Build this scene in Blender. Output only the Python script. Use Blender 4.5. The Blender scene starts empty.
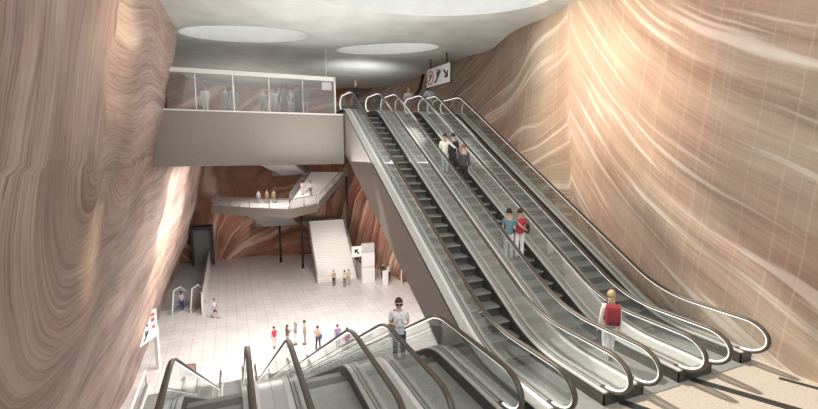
import bpy, math, random
from mathutils import Matrix, Vector, noise
from mathutils.geometry import delaunay_2d_cdt
random.seed(7)
C = bpy.context.scene.collection
PI = math.pi
T30 = math.tan(math.radians(30))

# ------------------------------------------------------------------ helpers
class MB:
    def __init__(s): s.v = []; s.f = []
    def add(s, vs, fs):
        n = len(s.v); s.v += [tuple(v) for v in vs]; s.f += [tuple(i + n for i in f) for f in fs]; return s
    def box(s, x0, x1, y0, y1, z0, z1):
        vs = [(x, y, z) for x in (x0, x1) for y in (y0, y1) for z in (z0, z1)]
        return s.add(vs, [(0,1,3,2),(4,6,7,5),(0,4,5,1),(2,3,7,6),(0,2,6,4),(1,5,7,3)])
    def hexa(s, a, b):                    # two matching rings of points
        n = len(a)
        return s.add(list(a) + list(b), [tuple(range(n))[::-1], tuple(range(n, 2*n))] +
                     [(i, (i+1) % n, n + (i+1) % n, n + i) for i in range(n)])
    def prism_x(s, poly, x0, x1):         # polygon in y,z
        return s.hexa([(x0, y, z) for y, z in poly], [(x1, y, z) for y, z in poly])
    def prism_z(s, poly, z0, z1):         # polygon in x,y
        return s.hexa([(x, y, z0) for x, y in poly], [(x, y, z1) for x, y in poly])
    def prism_y(s, poly, y0, y1):
        return s.hexa([(x, y0, z) for x, z in poly], [(x, y1, z) for x, z in poly])
    def band(s, top, bot, x0, x1):        # solid between two y,z paths of equal length
        n = len(top); vs = []
        for (a, b) in zip(top, bot):
            vs += [(x0, *a), (x1, *a), (x1, *b), (x0, *b)]
        fs = [(0,1,2,3), (4*n-1, 4*n-2, 4*n-3, 4*n-4)]
        for i in range(n-1):
            for k in range(4):
                fs.append((4*i+k, 4*i+4+k, 4*i+4+(k+1) % 4, 4*i+(k+1) % 4))
        return s.add(vs, fs)
    def tube(s, pts, r, n=8, ry=None):    # round tube along 3d points
        pts = [Vector(p) for p in pts]; ry = ry or r; rings = []
        for i, p in enumerate(pts):
            d = (pts[min(i+1, len(pts)-1)] - pts[max(i-1, 0)]).normalized()
            up = Vector((1,0,0)) if abs(d.x) < .9 else Vector((0,0,1))
            a = (up - d*up.dot(d)).normalized(); b = d.cross(a)
            rings.append([p + a*r*math.cos(2*PI*k/n) + b*ry*math.sin(2*PI*k/n) for k in range(n)])
        vs = [v for q in rings for v in q]; fs = [tuple(range(n))[::-1], tuple(range(len(vs)-n, len(vs)))]
        for i in range(len(pts)-1):
            for k in range(n):
                fs.append((i*n+k, i*n+(k+1) % n, (i+1)*n+(k+1) % n, (i+1)*n+k))
        return s.add(vs, fs)
    def lathe(s, prof, c=(0,0,0), n=12, sx=1, sy=1):
        vs = []; fs = []
        for r, z in prof:
            vs += [(c[0]+r*sx*math.cos(2*PI*k/n), c[1]+r*sy*math.sin(2*PI*k/n), c[2]+z) for k in range(n)]
        for i in range(len(prof)-1):
            for k in range(n):
                fs.append((i*n+k, i*n+(k+1) % n, (i+1)*n+(k+1) % n, (i+1)*n+k))
        fs += [tuple(range(n))[::-1], tuple(range(len(vs)-n, len(vs)))]
        return s.add(vs, fs)
    def build(s, name, m, parent=None, smooth=False, bevel=0):
        me = bpy.data.meshes.new(name); me.from_pydata(s.v, [], s.f); me.validate()
        import bmesh
        b = bmesh.new(); b.from_mesh(me); bmesh.ops.recalc_face_normals(b, faces=b.faces); b.to_mesh(me); b.free()
        me.materials.append(m)
        if smooth: me.polygons.foreach_set('use_smooth', [True]*len(me.polygons))
        o = bpy.data.objects.new(name, me); C.objects.link(o)
        if parent: o.parent = parent; o.matrix_parent_inverse = Matrix()
        if bevel:
            md = o.modifiers.new('bevel', 'BEVEL'); md.width = bevel; md.segments = 2; md.limit_method = 'ANGLE'
        return o

def tag(o, label=None, cat=None, group=None, kind=None):
    if label: o['label'] = label
    if cat: o['category'] = cat
    if group: o['group'] = group
    if kind: o['kind'] = kind
    return o
def empty(name, loc=(0,0,0), rz=0):
    o = bpy.data.objects.new(name, None); C.objects.link(o); o.location = loc; o.rotation_euler.z = rz
    o.empty_display_size = .1; return o
def rel(mb, loc):                          # world coordinates -> coordinates about an empty at loc
    mb.v = [(x-loc[0], y-loc[1], z-loc[2]) for x, y, z in mb.v]; return mb
def copy_tree(o, parent=None):
    c = o.copy(); C.objects.link(c); c.parent = parent
    for ch in [x for x in bpy.data.objects if x.parent == o]: copy_tree(ch, c)
    return c

# ------------------------------------------------------------------ materials
def newmat(name):
    m = bpy.data.materials.new(name); m.use_nodes = True; nt = m.node_tree
    for n in list(nt.nodes): nt.nodes.remove(n)
    out = nt.nodes.new('ShaderNodeOutputMaterial'); return m, nt, out
def N(nt, t, **k):
    n = nt.nodes.new(t)
    for a, b in k.items():
        if a.startswith('i_'): n.inputs[a[2:].replace('_', ' ')].default_value = b
        else: setattr(n, a, b)
    return n
def ramp(nt, stops, interp='LINEAR'):
    r = nt.nodes.new('ShaderNodeValToRGB'); r.color_ramp.interpolation = interp
    el = r.color_ramp.elements
    while len(el) < len(stops): el.new(.5)
    for e, (p, c) in zip(el, stops): e.position = p; e.color = (*c, 1)
    return r
def mat(name, col, rough=.5, metal=0, var=.12, scale=20, bump=0, emit=0, spec=.5, stretch=(1,1,1)):
    m, nt, out = newmat(name); L = nt.links.new
    p = N(nt, 'ShaderNodeBsdfPrincipled'); p.inputs['Roughness'].default_value = rough
    p.inputs['Metallic'].default_value = metal; p.inputs['Specular IOR Level'].default_value = spec
    tc = N(nt, 'ShaderNodeTexCoord'); mp = N(nt, 'ShaderNodeMapping'); mp.inputs['Scale'].default_value = stretch
    L(tc.outputs['Object'], mp.inputs[0])
    no = N(nt, 'ShaderNodeTexNoise', i_Scale=scale, i_Detail=5.0); L(mp.outputs[0], no.inputs['Vector'])
    r = ramp(nt, [(.3, tuple(c*(1-var) for c in col)), (.7, tuple(min(1, c*(1+var)) for c in col))])
    L(no.outputs[0], r.inputs[0]); L(r.outputs[0], p.inputs['Base Color'])
    if bump:
        b = N(nt, 'ShaderNodeBump', i_Strength=bump, i_Distance=.02); L(no.outputs[0], b.inputs['Height']); L(b.outputs[0], p.inputs['Normal'])
    if emit:
        p.inputs['Emission Color'].default_value = (*col, 1); p.inputs['Emission Strength'].default_value = emit
    L(p.outputs[0], out.inputs[0]); return m
def glassmat(name, tint=(.93,.95,.94), veil=.08, refl=1.0, vcol=(.85,.86,.85)):
    m, nt, out = newmat(name); L = nt.links.new
    t = N(nt, 'ShaderNodeBsdfTransparent'); t.inputs[0].default_value = (*tint, 1)
    d = N(nt, 'ShaderNodeBsdfDiffuse'); d.inputs[0].default_value = (*vcol, 1)
    g = N(nt, 'ShaderNodeBsdfGlossy'); g.inputs[0].default_value = (.9,.92,.92,1); g.inputs['Roughness'].default_value = .03
    m1 = N(nt, 'ShaderNodeMixShader'); m1.inputs[0].default_value = veil; L(t.outputs[0], m1.inputs[1]); L(d.outputs[0], m1.inputs[2])
    lw = N(nt, 'ShaderNodeLayerWeight'); lw.inputs['Blend'].default_value = .25
    mu = N(nt, 'ShaderNodeMath', operation='MULTIPLY'); mu.inputs[1].default_value = refl; L(lw.outputs['Fresnel'], mu.inputs[0])
    mu.use_clamp = True
    m2 = N(nt, 'ShaderNodeMixShader'); L(mu.outputs[0], m2.inputs[0]); L(m1.outputs[0], m2.inputs[1]); L(g.outputs[0], m2.inputs[2])
    L(m2.outputs[0], out.inputs[0]); return m
def rockmat(name, stops, fine=9, wide=1.1, light=(.86,.72,.58), lightamt=.6, scores=0, bump=.6, mott=.35, wmul=.35, rough=.75, wob=.3, hue=1.0):
    """stone whose layers follow the mesh attribute 'strata' (metres across the beds)"""
    m, nt, out = newmat(name); L = nt.links.new
    p = N(nt, 'ShaderNodeBsdfPrincipled'); p.inputs['Roughness'].default_value = rough; p.inputs['Specular IOR Level'].default_value = .25
    at = N(nt, 'ShaderNodeAttribute', attribute_name='strata')
    al = N(nt, 'ShaderNodeAttribute', attribute_name='along')
    tc = N(nt, 'ShaderNodeTexCoord')
    n0 = N(nt, 'ShaderNodeTexNoise', i_Scale=.5, i_Detail=3.0); L(tc.outputs['Object'], n0.inputs['Vector'])
    wobv = wob; wob = N(nt, 'ShaderNodeMath', operation='MULTIPLY_ADD'); wob.inputs[1].default_value = wobv
    L(n0.outputs[0], wob.inputs[0]); L(at.outputs['Fac'], wob.inputs[2])
    als = N(nt, 'ShaderNodeMath', operation='MULTIPLY'); als.inputs[1].default_value = .05; L(al.outputs['Fac'], als.inputs[0])
    cx = N(nt, 'ShaderNodeCombineXYZ'); L(wob.outputs[0], cx.inputs[0]); L(als.outputs[0], cx.inputs[1])
    nf = N(nt, 'ShaderNodeTexNoise', i_Scale=float(fine), i_Detail=3.0, i_Roughness=.6); L(cx.outputs[0], nf.inputs['Vector'])
    nw = N(nt, 'ShaderNodeTexNoise', i_Scale=float(wide), i_Detail=3.0, i_Roughness=.55); L(cx.outputs[0], nw.inputs['Vector'])
    nl = N(nt, 'ShaderNodeTexNoise', i_Scale=float(wide)*2.2, i_Detail=2.0, i_Roughness=.6)
    cx2 = N(nt, 'ShaderNodeVectorMath', operation='ADD'); cx2.inputs[1].default_value = (31.7, 4.2, 0); L(cx.outputs[0], cx2.inputs[0]); L(cx2.outputs[0], nl.inputs['Vector'])
    mx = N(nt, 'ShaderNodeMath', operation='MULTIPLY_ADD'); mx.inputs[1].default_value = wmul; L(nf.outputs[0], mx.inputs[0])
    sc = N(nt, 'ShaderNodeMath', operation='MULTIPLY'); sc.inputs[1].default_value = 1-wmul; L(nw.outputs[0], sc.inputs[0]); L(sc.outputs[0], mx.inputs[2])
    r = ramp(nt, stops); L(mx.outputs[0], r.inputs[0])
    # pale veins
    vr = ramp(nt, [(.55, (0,0,0)), (.66, (1,1,1))]); L(nl.outputs[0], vr.inputs[0])
    va = N(nt, 'ShaderNodeMath', operation='MULTIPLY'); va.inputs[1].default_value = lightamt; L(vr.outputs[0], va.inputs[0])
    mc = N(nt, 'ShaderNodeMix', data_type='RGBA'); L(va.outputs[0], mc.inputs[0]); L(r.outputs[0], mc.inputs[6]); mc.inputs[7].default_value = (*light, 1)
    # mottled weathering
    nm = N(nt, 'ShaderNodeTexNoise', i_Scale=.35, i_Detail=4.0); L(tc.outputs['Object'], nm.inputs['Vector'])
    mr = ramp(nt, [(.3, (1-mott,)*3), (.7, (1,1,1))]); L(nm.outputs[0], mr.inputs[0])
    mm = N(nt, 'ShaderNodeMix', data_type='RGBA', blend_type='MULTIPLY'); mm.inputs[0].default_value = 1
    L(mc.outputs[2], mm.inputs[6]); L(mr.outputs[0], mm.inputs[7]); col = mm.outputs[2]
    hp_ = N(nt, 'ShaderNodeTexNoise', i_Scale=.28, i_Detail=2.0); ha = N(nt, 'ShaderNodeVectorMath', operation='ADD'); ha.inputs[1].default_value = (7, 3, 11)
    L(tc.outputs['Object'], ha.inputs[0]); L(ha.outputs[0], hp_.inputs['Vector'])
    hr = ramp(nt, [(.38, (1.0,.80,.74)), (.62, (1.0,1.0,.92))]); L(hp_.outputs[0], hr.inputs[0])
    hm_ = N(nt, 'ShaderNodeMix', data_type='RGBA', blend_type='MULTIPLY'); hm_.inputs[0].default_value = hue
    L(col, hm_.inputs[6]); L(hr.outputs[0], hm_.inputs[7]); col = hm_.outputs[2]
    if scores:
        sx = N(nt, 'ShaderNodeSeparateXYZ'); L(tc.outputs['Object'], sx.inputs[0])
        a = N(nt, 'ShaderNodeMath', operation='MULTIPLY_ADD'); a.inputs[1].default_value = .12; L(sx.outputs['Z'], a.inputs[0]); L(sx.outputs['Y'], a.inputs[2])
        cv = N(nt, 'ShaderNodeCombineXYZ'); L(a.outputs[0], cv.inputs[0])
        ns = N(nt, 'ShaderNodeTexNoise', i_Scale=5.0, i_Detail=4.0, i_Roughness=.8, noise_dimensions='1D'); L(a.outputs[0], ns.inputs['W'])
        rs = ramp(nt, [(.57, (0,0,0)), (.66, (scores,)*3)]); L(ns.outputs[0], rs.inputs[0])
        ms = N(nt, 'ShaderNodeMix', data_type='RGBA'); L(rs.outputs[0], ms.inputs[0]); L(col, ms.inputs[6]); ms.inputs[7].default_value = (.9,.75,.6,1); col = ms.outputs[2]
    L(col, p.inputs['Base Color'])
    b = N(nt, 'ShaderNodeBump', i_Strength=bump, i_Distance=.06); L(mx.outputs[0], b.inputs['Height']); L(b.outputs[0], p.inputs['Normal'])
    L(p.outputs[0], out.inputs[0]); return m
def tilemat(name, c1, c2, grout, sx, sy, rough=.3, gw=.02, off=0):
    m, nt, out = newmat(name); L = nt.links.new
    p = N(nt, 'ShaderNodeBsdfPrincipled'); p.inputs['Roughness'].default_value = rough
    tc = N(nt, 'ShaderNodeTexCoord')
    br = N(nt, 'ShaderNodeTexBrick'); br.offset = off; br.squash = 1
    br.inputs['Scale'].default_value = 1; br.inputs['Brick Width'].default_value = sx; br.inputs['Row Height'].default_value = sy
    br.inputs['Mortar Size'].default_value = gw; br.inputs['Mortar Smooth'].default_value = .3
    br.inputs['Color1'].default_value = (*c1, 1); br.inputs['Color2'].default_value = (*c2, 1); br.inputs['Mortar'].default_value = (*grout, 1)
    L(tc.outputs['Object'], br.inputs['Vector'])
    n = N(nt, 'ShaderNodeTexNoise', i_Scale=.6, i_Detail=6.0); L(tc.outputs['Object'], n.inputs['Vector'])
    r = ramp(nt, [(.3, (.85,.85,.85)), (.7, (1,1,1))]); L(n.outputs[0], r.inputs[0])
    mm = N(nt, 'ShaderNodeMix', data_type='RGBA', blend_type='MULTIPLY'); mm.inputs[0].default_value = 1
    L(br.outputs[0], mm.inputs[6]); L(r.outputs[0], mm.inputs[7]); L(mm.outputs[2], p.inputs['Base Color'])
    L(p.outputs[0], out.inputs[0]); return m

M = {}
M['rock_left'] = rockmat('rock_left', [(.32,(.21,.14,.125)), (.45,(.43,.315,.28)), (.56,(.56,.43,.38)), (.7,(.72,.585,.51))], fine=14, wide=.9, light=(.72,.62,.55), lightamt=.3, bump=.9, wmul=.5, hue=.35)
M['rock_right'] = rockmat('rock_right', [(.3,(.38,.26,.205)), (.45,(.55,.415,.33)), (.58,(.65,.51,.41)), (.72,(.75,.62,.51))], fine=14, wide=1.5, light=(.93,.85,.76), lightamt=.85, scores=.2, hue=.7, bump=.35, mott=.25, wob=.12)
M['rock_hall'] = rockmat('rock_hall', [(.32,(.17,.075,.05)), (.45,(.36,.18,.13)), (.57,(.52,.31,.24)), (.7,(.72,.52,.42))], fine=4, wide=.6, light=(.88,.70,.58), lightamt=.85, bump=.6, wob=.15, wmul=.45)
M['concrete'] = mat('ceiling_concrete', (.60,.61,.58), .55, var=.10, scale=1.2, bump=.08)
M['shaft'] = mat('skylight_shaft', (.66,.67,.66), .5, var=.05, scale=2)
M['fascia'] = mat('fascia_panel', (.285,.255,.22), .55, var=.15, scale=60, bump=.1)
M['cladding'] = mat('truss_cladding', (.30,.26,.235), .6, var=.22, scale=45, bump=.15)
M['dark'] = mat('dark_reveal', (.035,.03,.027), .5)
M['skirt'] = mat('dark_skirt', (.075,.07,.06), .35, metal=.3, var=.3, scale=14, stretch=(1,.3,1))
M['deck'] = mat('satin_steel', (.58,.58,.56), .33, metal=.35, var=.06, scale=6)
M['steel'] = mat('brushed_steel', (.5,.5,.48), .3, metal=.8, var=.1, scale=30)
M['rail'] = mat('handrail_rubber', (.085,.066,.048), .38, var=.1, scale=8)
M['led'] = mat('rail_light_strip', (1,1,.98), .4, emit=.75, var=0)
M['white_rail'] = mat('white_channel', (.78,.78,.77), .4, var=.03)
M['step'] = mat('step_metal', (.27,.27,.255), .42, metal=.35, var=.2, scale=30, stretch=(6,1,1))
M['riser'] = mat('step_riser', (.075,.072,.066), .45, metal=.3, var=.2, scale=30, stretch=(20,1,1))
M['plate'] = mat('floor_plate', (.33,.33,.315), .35, metal=.45, var=.12, scale=5)
M['comb'] = mat('comb_plate', (.12,.115,.10), .4, metal=.4, var=.2, scale=30)
M['glass'] = glassmat('balustrade_glass', tint=(.97,.98,.97), veil=.04, refl=.6)
M['glass2'] = glassmat('screen_glass', tint=(.95,.95,.95), veil=.09, refl=.25, vcol=(.9,.9,.9))
M['tile'] = tilemat('hall_tile', (.80,.775,.75), (.76,.735,.71), (.50,.47,.45), .8, .8, rough=.28, gw=.018)
M['granite'] = mat('beige_granite', (.40,.35,.285), .45, var=.18, scale=28)
M['landing'] = mat('landing_concrete', (.36,.355,.335), .4, var=.1, scale=3)
M['white'] = mat('white_panel', (.82,.81,.79), .45, var=.04)
M['stairwhite'] = mat('white_stair_stone', (.80,.78,.75), .45, var=.05)
M['stairgrey'] = mat('grey_stair_steel', (.20,.195,.18), .5, var=.12, scale=8)
M['soffit'] = mat('stair_soffit', (.48,.48,.47), .5, var=.1, scale=4)
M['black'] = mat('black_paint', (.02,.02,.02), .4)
M['red'] = mat('red_enamel', (.62,.06,.04), .4)
M['darkfloor'] = mat('grey_carpet', (.40,.385,.37), .8, var=.25, scale=40)
SK = [mat('skin_%d' % i, c, .55, var=.06) for i, c in enumerate([(.58,.37,.27), (.42,.25,.17), (.66,.46,.36)])]
_cm = {}
def cloth(c):
    if c not in _cm: _cm[c] = mat('cloth_%d' % len(_cm), c, .85, var=.18, scale=18, bump=.2)
    return _cm[c]

# ------------------------------------------------------------------ rock walls
def sm(a, b, t):
    t = max(0, min(1, (t-a)/(b-a))); return t*t*(3-2*t)
def fb(x, y, z, o=3): return noise.fractal(Vector((x, y, z)), 1.0, 2.0, o)
def rock_grid(name, us, vs, fn, m):
    """fn(u,v) -> (x,y,z, strata, along)"""
    vt = []; st = []; al = []
    for u in us:
        for v in vs:
            x, y, z, s, a = fn(u, v); vt.append((x, y, z)); st.append(s); al.append(a)
    nv = len(vs); fs = [(i*nv+j, (i+1)*nv+j, (i+1)*nv+j+1, i*nv+j+1) for i in range(len(us)-1) for j in range(nv-1) if not (name == 'wall_right' and us[i] > 18.2 and vs[j] < 5.8)]
    me = bpy.data.meshes.new(name); me.from_pydata(vt, [], fs)
    a = me.attributes.new('strata', 'FLOAT', 'POINT'); a.data.foreach_set('value', st)
    a = me.attributes.new('along', 'FLOAT', 'POINT'); a.data.foreach_set('value', al)
    me.polygons.foreach_set('use_smooth', [True]*len(me.polygons)); me.materials.append(m)
    o = bpy.data.objects.new(name, me); C.objects.link(o); tag(o, kind='structure'); return o
def fr(a, b, d):
    n = int(round((b-a)/d)); return [a + (b-a)*i/n for i in range(n+1)]

def left_x(y, z):
    x = -1.38 - .21*(9.4 - z)
    if z > 9.6: x -= .3*(z-9.6)**1.5
    x -= 2.2*sm(18.2, 22, y)*sm(4.0, 5.0, z)
    if y < 18: x -= .012*(18-y)**2*sm(2, 9, z)*.6
    if z < -5: x -= .5*sm(-5, -8, z)
    x -= .4*sm(-1, -5, z)
    return x
def left_fn(y, z):
    # beds: upright near the viewer, level beyond a crease, wrapping under one whorl and running out level low down
    yc = 10.4 + .28*(z-5) + .15*math.sin(z*1.3); zc = 4.3
    y2 = y + .35*fb(y*.25, z*.2, 6.1, 2); z2 = z + .22*fb(y*.2, z*.3, 2.2, 2)
    d = yc - y2; e = zc - z2
    if e < 0:
        if d > 0: s = d + .05*z2
        else: s = -e*.9 + .10*d + .12*math.sin(y*1.1+z)
    else:
        s = math.hypot(d*(1 if d > 0 else (.14 if y < 22 else .14)), e)
        dw = math.hypot((y-11.3)*.8, (z-3.5)); s += 1.2*math.exp(-(dw/.75)**2)
    s = 1.25*s + .03*fb(y*.9, z*.9, 3.3)
    calm = 1 - .75*math.exp(-((y-17)/2.6)**2)
    big = (.30*fb(y*.16, z*.12, 9.1, 2))*calm + .06*math.sin(s*2.2)*(.5+.5*calm) + .012*math.sin(s*8)
    if e < 0 or z > 2: big += .10*math.exp(-(d/.25)**2)*sm(3.2, 4.8, z)
    x = left_x(y, z) + big
    return (x, y, z, s, y*.7+z*.7)
rock_grid('wall_left', fr(3, 30, .12) + fr(30.4, 62, .4), fr(-10.0, 10.8, .13), left_fn, M['rock_left'])

def right_x(y, z):
    x = 10.58 - .075*z
    x += 1.15*sm(10.5, 18, y)*sm(2, 9, z) + .45*sm(10.5, 17, y)
    x += .35*math.exp(-((y-12.9)/1.2)**2)*-1*sm(6, 9, z)*.4
    x -= 3.1*sm(25.5, 34, y)**1.3*1.0
    return x
def right_fn(y, z):
    CR = 10.6
    if y >= CR: s = z + .24*(y-CR) + .012*(y-CR)**2 + 3.0 + .10*math.sin(y*1.7+z)
    else:
        d = CR - y; s = .92*(z + .98*d - .035*d*d + 5.5*(1-math.exp(-d*1.2))*.22) + 3.0 + .1*math.sin(y*1.1)
    s += .16*fb(y*.22, z*.22, 7.7)
    x = right_x(y, z) - .16*math.exp(-((y-CR)/.5)**2)*sm(-1, 4, z) + .14*fb(y*.2, z*.16, 1.2, 2)*sm(0, 3, z)
    x += (.03*math.sin(s*2.6) + .008*math.sin(s*9))*sm(0, 2, z)
    if z < 1.6 and y < 9: x = max(x, 10.42)
    return (x, y, z, s, y*.7+z*.7)
rock_grid('wall_right', fr(2.2, 22, .09) + fr(22.2, 36, .25), fr(-.6, 10.2, .09), right_fn, M['rock_right'])

def back_fn(x, z):     # rock behind the upper concourse
    s = .5*x - 1.1*z + .6*math.sin(x*.35) + .5*fb(x*.2, z*.3, 5)
    y = 30.6 + 1.4*math.sin(x*.25+1) + .3*fb(x*.3, z*.3, 2) + .1*math.sin(s*2)
    return (x, y, z, s, x)
rock_grid('wall_back', fr(-6, 12, .15), fr(5.5, 10.4, .15), back_fn, M['rock_hall'])

def hall_fn(u, z):     # u runs along the back of the hall and round into its right side
    if u < 16: x, y = -5 + u*1.12, 60.3 + 1.0*math.sin(u*.35)
    else:
        t = (u-16); a = sm(0, 4, t); x = 12.9 + .21*max(0, t-1) + .8*a; y = 60.3 + 1.0*math.sin(u*.35)*(1-a) - max(0, t)*1.02
    zz = z + 9.7
    if u < 15.5:
        c = (u-3.5)
        s = 1.5*math.atan2(zz+2, c*.8+1.0)*2.4 + .12*u
    else: s = 3.2 + .9*(u-15.5)*.8 - .48*zz*.9
    wgt = sm(14.5, 17.5, u)
    s1 = 1.5*math.atan2(zz+2, (u-3.5)*.8+1.0)*2.4 + .12*u
    s2 = 3.2 + .75*(u-15.5) - .42*zz
    s = (s1*(1-wgt) + s2*wgt)*1.5 + .5*fb(u*.15, z*.15, 8)
    bl = .8*fb(u*.12, z*.13, 4, 2) + .18*math.sin(s*2.0)
    if u < 16: y += bl - .05*zz
    else: x += bl + .03*zz
    return (x, y, z, s, u*.5+z*.5)
rock_grid('wall_hall', fr(-4, 48, .2), fr(-10, 6.2, .2), hall_fn, M['rock_hall'])

# ------------------------------------------------------------------ floors and slabs
def struct(name, mb, m, smooth=False): return tag(mb.build(name, m, smooth=smooth), kind='structure')
struct('floor_hall', MB().box(-14, 22, 2, 63, -10.0, -9.7), M['tile'])
struct('floor_landing', MB().box(-1.75, 10.9, 5.22, 8.05, -.9, 0), M['landing'])
struct('floor_entrance', MB().box(-1.75, 10.9, 2.0, 5.22, -.9, 0), M['granite'])
struct('floor_concourse', MB().box(-3.2, 4.5, 18.06, 33.5, 4.06, 6.12).box(4.5, 11.6, 19.0, 33.5, 5.0, 6.12), M['landing'])
struct('ceiling_hall', MB().box(-8, 22, 33.5, 62.5, 6.0, 6.4), M['landing'])
struct('wall_fascia', MB().box(-3.0, 4.56, 17.94, 18.06, 4.06, 6.10), M['fascia'])
struct('wall_light_block', MB().box(-9, 14, -4.2, -4.0, -1, 9.6).box(10.9, 11.1, -4, 2.3, -1, 10.4).box(-6, 11, -4.2, 2.2, -1.1, -.9), M['landing'])  # unseen enclosure behind the camera, added to block low light
struct('trim_1', MB().box(-3.0, 4.56, 17.91, 18.08, 6.10, 6.15), M['white'])
# gap shadows by the escalators, laid as black strips on the paving
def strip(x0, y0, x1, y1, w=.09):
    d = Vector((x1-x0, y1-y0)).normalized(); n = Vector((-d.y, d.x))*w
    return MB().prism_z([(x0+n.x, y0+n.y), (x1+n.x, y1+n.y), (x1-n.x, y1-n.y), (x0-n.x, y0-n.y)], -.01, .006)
struct('shade_strip_2', strip(8.42, 5.3, 10.0, 2.1, .1), M['black'])
struct('shade_strip_3', strip(6.45, 5.3, 8.05, 2.1, .1), M['black'])
struct('shade_strip_4', strip(10.1, 4.62, 10.7, 3.3, .06), M['black'])

# ceiling: pale slab with oval skylight shafts
outline = [(-3.2,3.5),(-3.2,33),(8.2,33.0),(8.5,31.6),(9.6,29.6),(10.7,27.2),(10.95,23.2),(10.7,20.4),(10.55,18.3),(10.9,16.7),(10.5,15.4),(10.1,14.2),(9.9,13.2),(10.05,11.6),(10.1,10.0),(10.2,7),(10.2,3.5)]
holes = [((.83,18.2),2.42,1.22,-19), ((6.68,18.35),2.3,1.02,-33), ((5.4,11.35),3.75,2.3,-14), ((-.2,13.6),1.1,.5,-15), ((4.6,25.5),1.6,1.2,0)]
def ell(h, k=1.0, n=72):
    (cx, cy), a, b, r = h; r = math.radians(r)
    return [(cx + a*k*math.cos(t)*math.cos(r) - b*k*math.sin(t)*math.sin(r), cy + a*k*math.cos(t)*math.sin(r) + b*k*math.sin(t)*math.cos(r)) for t in [2*PI*i/n for i in range(n)]]
def inell(h, x, y, k=1.0):
    (cx, cy), a, b, r = h; r = math.radians(r); dx, dy = x-cx, y-cy
    u = dx*math.cos(r)+dy*math.sin(r); v = -dx*math.sin(r)+dy*math.cos(r); return math.hypot(u/a, v/b) < k
def inpoly(P, x, y):
    c = False
    for i in range(len(P)):
        (x0, y0), (x1, y1) = P[i-1], P[i]
        if (y0 > y) != (y1 > y) and x < (x1-x0)*(y-y0)/(y1-y0)+x0: c = not c
    return c
holes = holes[:3]
# smooth the outline
def chaik(P, k=2):
    for _ in range(k):
        Q = []
        for i in range(len(P)):
            a, b = P[i], P[(i+1) % len(P)]; Q += [(a[0]*.75+b[0]*.25, a[1]*.75+b[1]*.25), (a[0]*.25+b[0]*.75, a[1]*.25+b[1]*.75)]
        P = Q
    return P
out_s = chaik(outline)
pts = [Vector(p) for p in out_s]; edges = [(i, (i+1) % len(out_s)) for i in range(len(out_s))]
for h in holes:
    for k in (1.0, 1.06, 1.16):
        e = ell(h, k); n0 = len(pts); pts += [Vector(p) for p in e if True]; edges += [(n0+i, n0+(i+1) % len(e)) for i in range(len(e))]
gx = -2.9
while gx < 11:
    gy = 3.8
    while gy < 33:
        if inpoly(out_s, gx, gy) and not any(inell(h, gx, gy, 1.22) for h in holes): pts.append(Vector((gx, gy)))
        gy += .45
    gx += .45
vv, ee, ff, *_ = delaunay_2d_cdt(pts, edges, [], 0, 1e-4)
def cz(x, y):
    z = 9.0 + .12*math.sin(x*.55+.8)*math.sin(y*.35)
    for h in holes:
        (cx, cy), a, b, r = h; r = math.radians(r); dx, dy = x-cx, y-cy
        d = math.hypot((dx*math.cos(r)+dy*math.sin(r))/a, (-dx*math.sin(r)+dy*math.cos(r))/b)
        z = z*(sm(1, 1.6, d)) + 9.0*(1-sm(1, 1.6, d))
        if d < 1.16: z += .07*(1-sm(1.0, 1.16, d))
    return z
mb = MB(); vs = [(p.x, p.y, cz(p.x, p.y)) for p in vv]
fs = []
for f in ff:
    c = sum((vv[i] for i in f), Vector((0,0)))/len(f)
    if inpoly(out_s, c.x, c.y) and not any(inell(h, c.x, c.y, .999) for h in holes): fs.append(tuple(f))
mb.add(vs, fs)
# edge of the slab and its back
n = len(out_s); rim = [(x, y, cz(x, y)) for x, y in out_s]; mb.add(rim + [(x*1.0, y, 10.4) for x, y, z in rim], [(i, (i+1) % n, n+(i+1) % n, n+i) for i in range(n)])
struct('ceiling', mb, M['concrete'], smooth=True)
for q, h in enumerate(holes):
    mb = MB(); prof = [(1.0, 9.07), (.985, 9.2), (.975, 9.5), (.96, 11.0 if q != 2 else 10.6)]
    for i in range(len(prof)-1):
        a = [(x, y, prof[i][1]) for x, y in ell(h, prof[i][0])]; b = [(x, y, prof[i+1][1]) for x, y in ell(h, prof[i+1][0])]
        n = len(a); mb.add(a+b, [(k, (k+1) % n, n+(k+1) % n, n+k) for k in range(n)])
    # the top ring, a roof around the shaft
    struct('window_%d' % (q+1), mb, M['shaft'], smooth=True)
# roof membrane above everything, open only over the shafts
R0 = [(-6,2),(-6,34),(14,34),(14,2)]
pts = [Vector(p) for p in R0]; edges = [(0,1),(1,2),(2,3),(3,0)]
for h in holes:
    e = ell(h, 1.0, 36); n0 = len(pts); pts += [Vector(p) for p in e]; edges += [(n0+i, n0+(i+1) % len(e)) for i in range(len(e))]
vv, ee, ff, *_ = delaunay_2d_cdt(pts, edges, [], 0, 1e-4)
mb = MB().add([(p.x, p.y, 10.45) for p in vv], [tuple(f) for f in ff if not any(inell(h, *(sum((vv[i] for i in f), Vector((0,0)))/len(f)), .999) for h in holes)])
struct('ceiling_roof', mb, M['concrete'])

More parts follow.
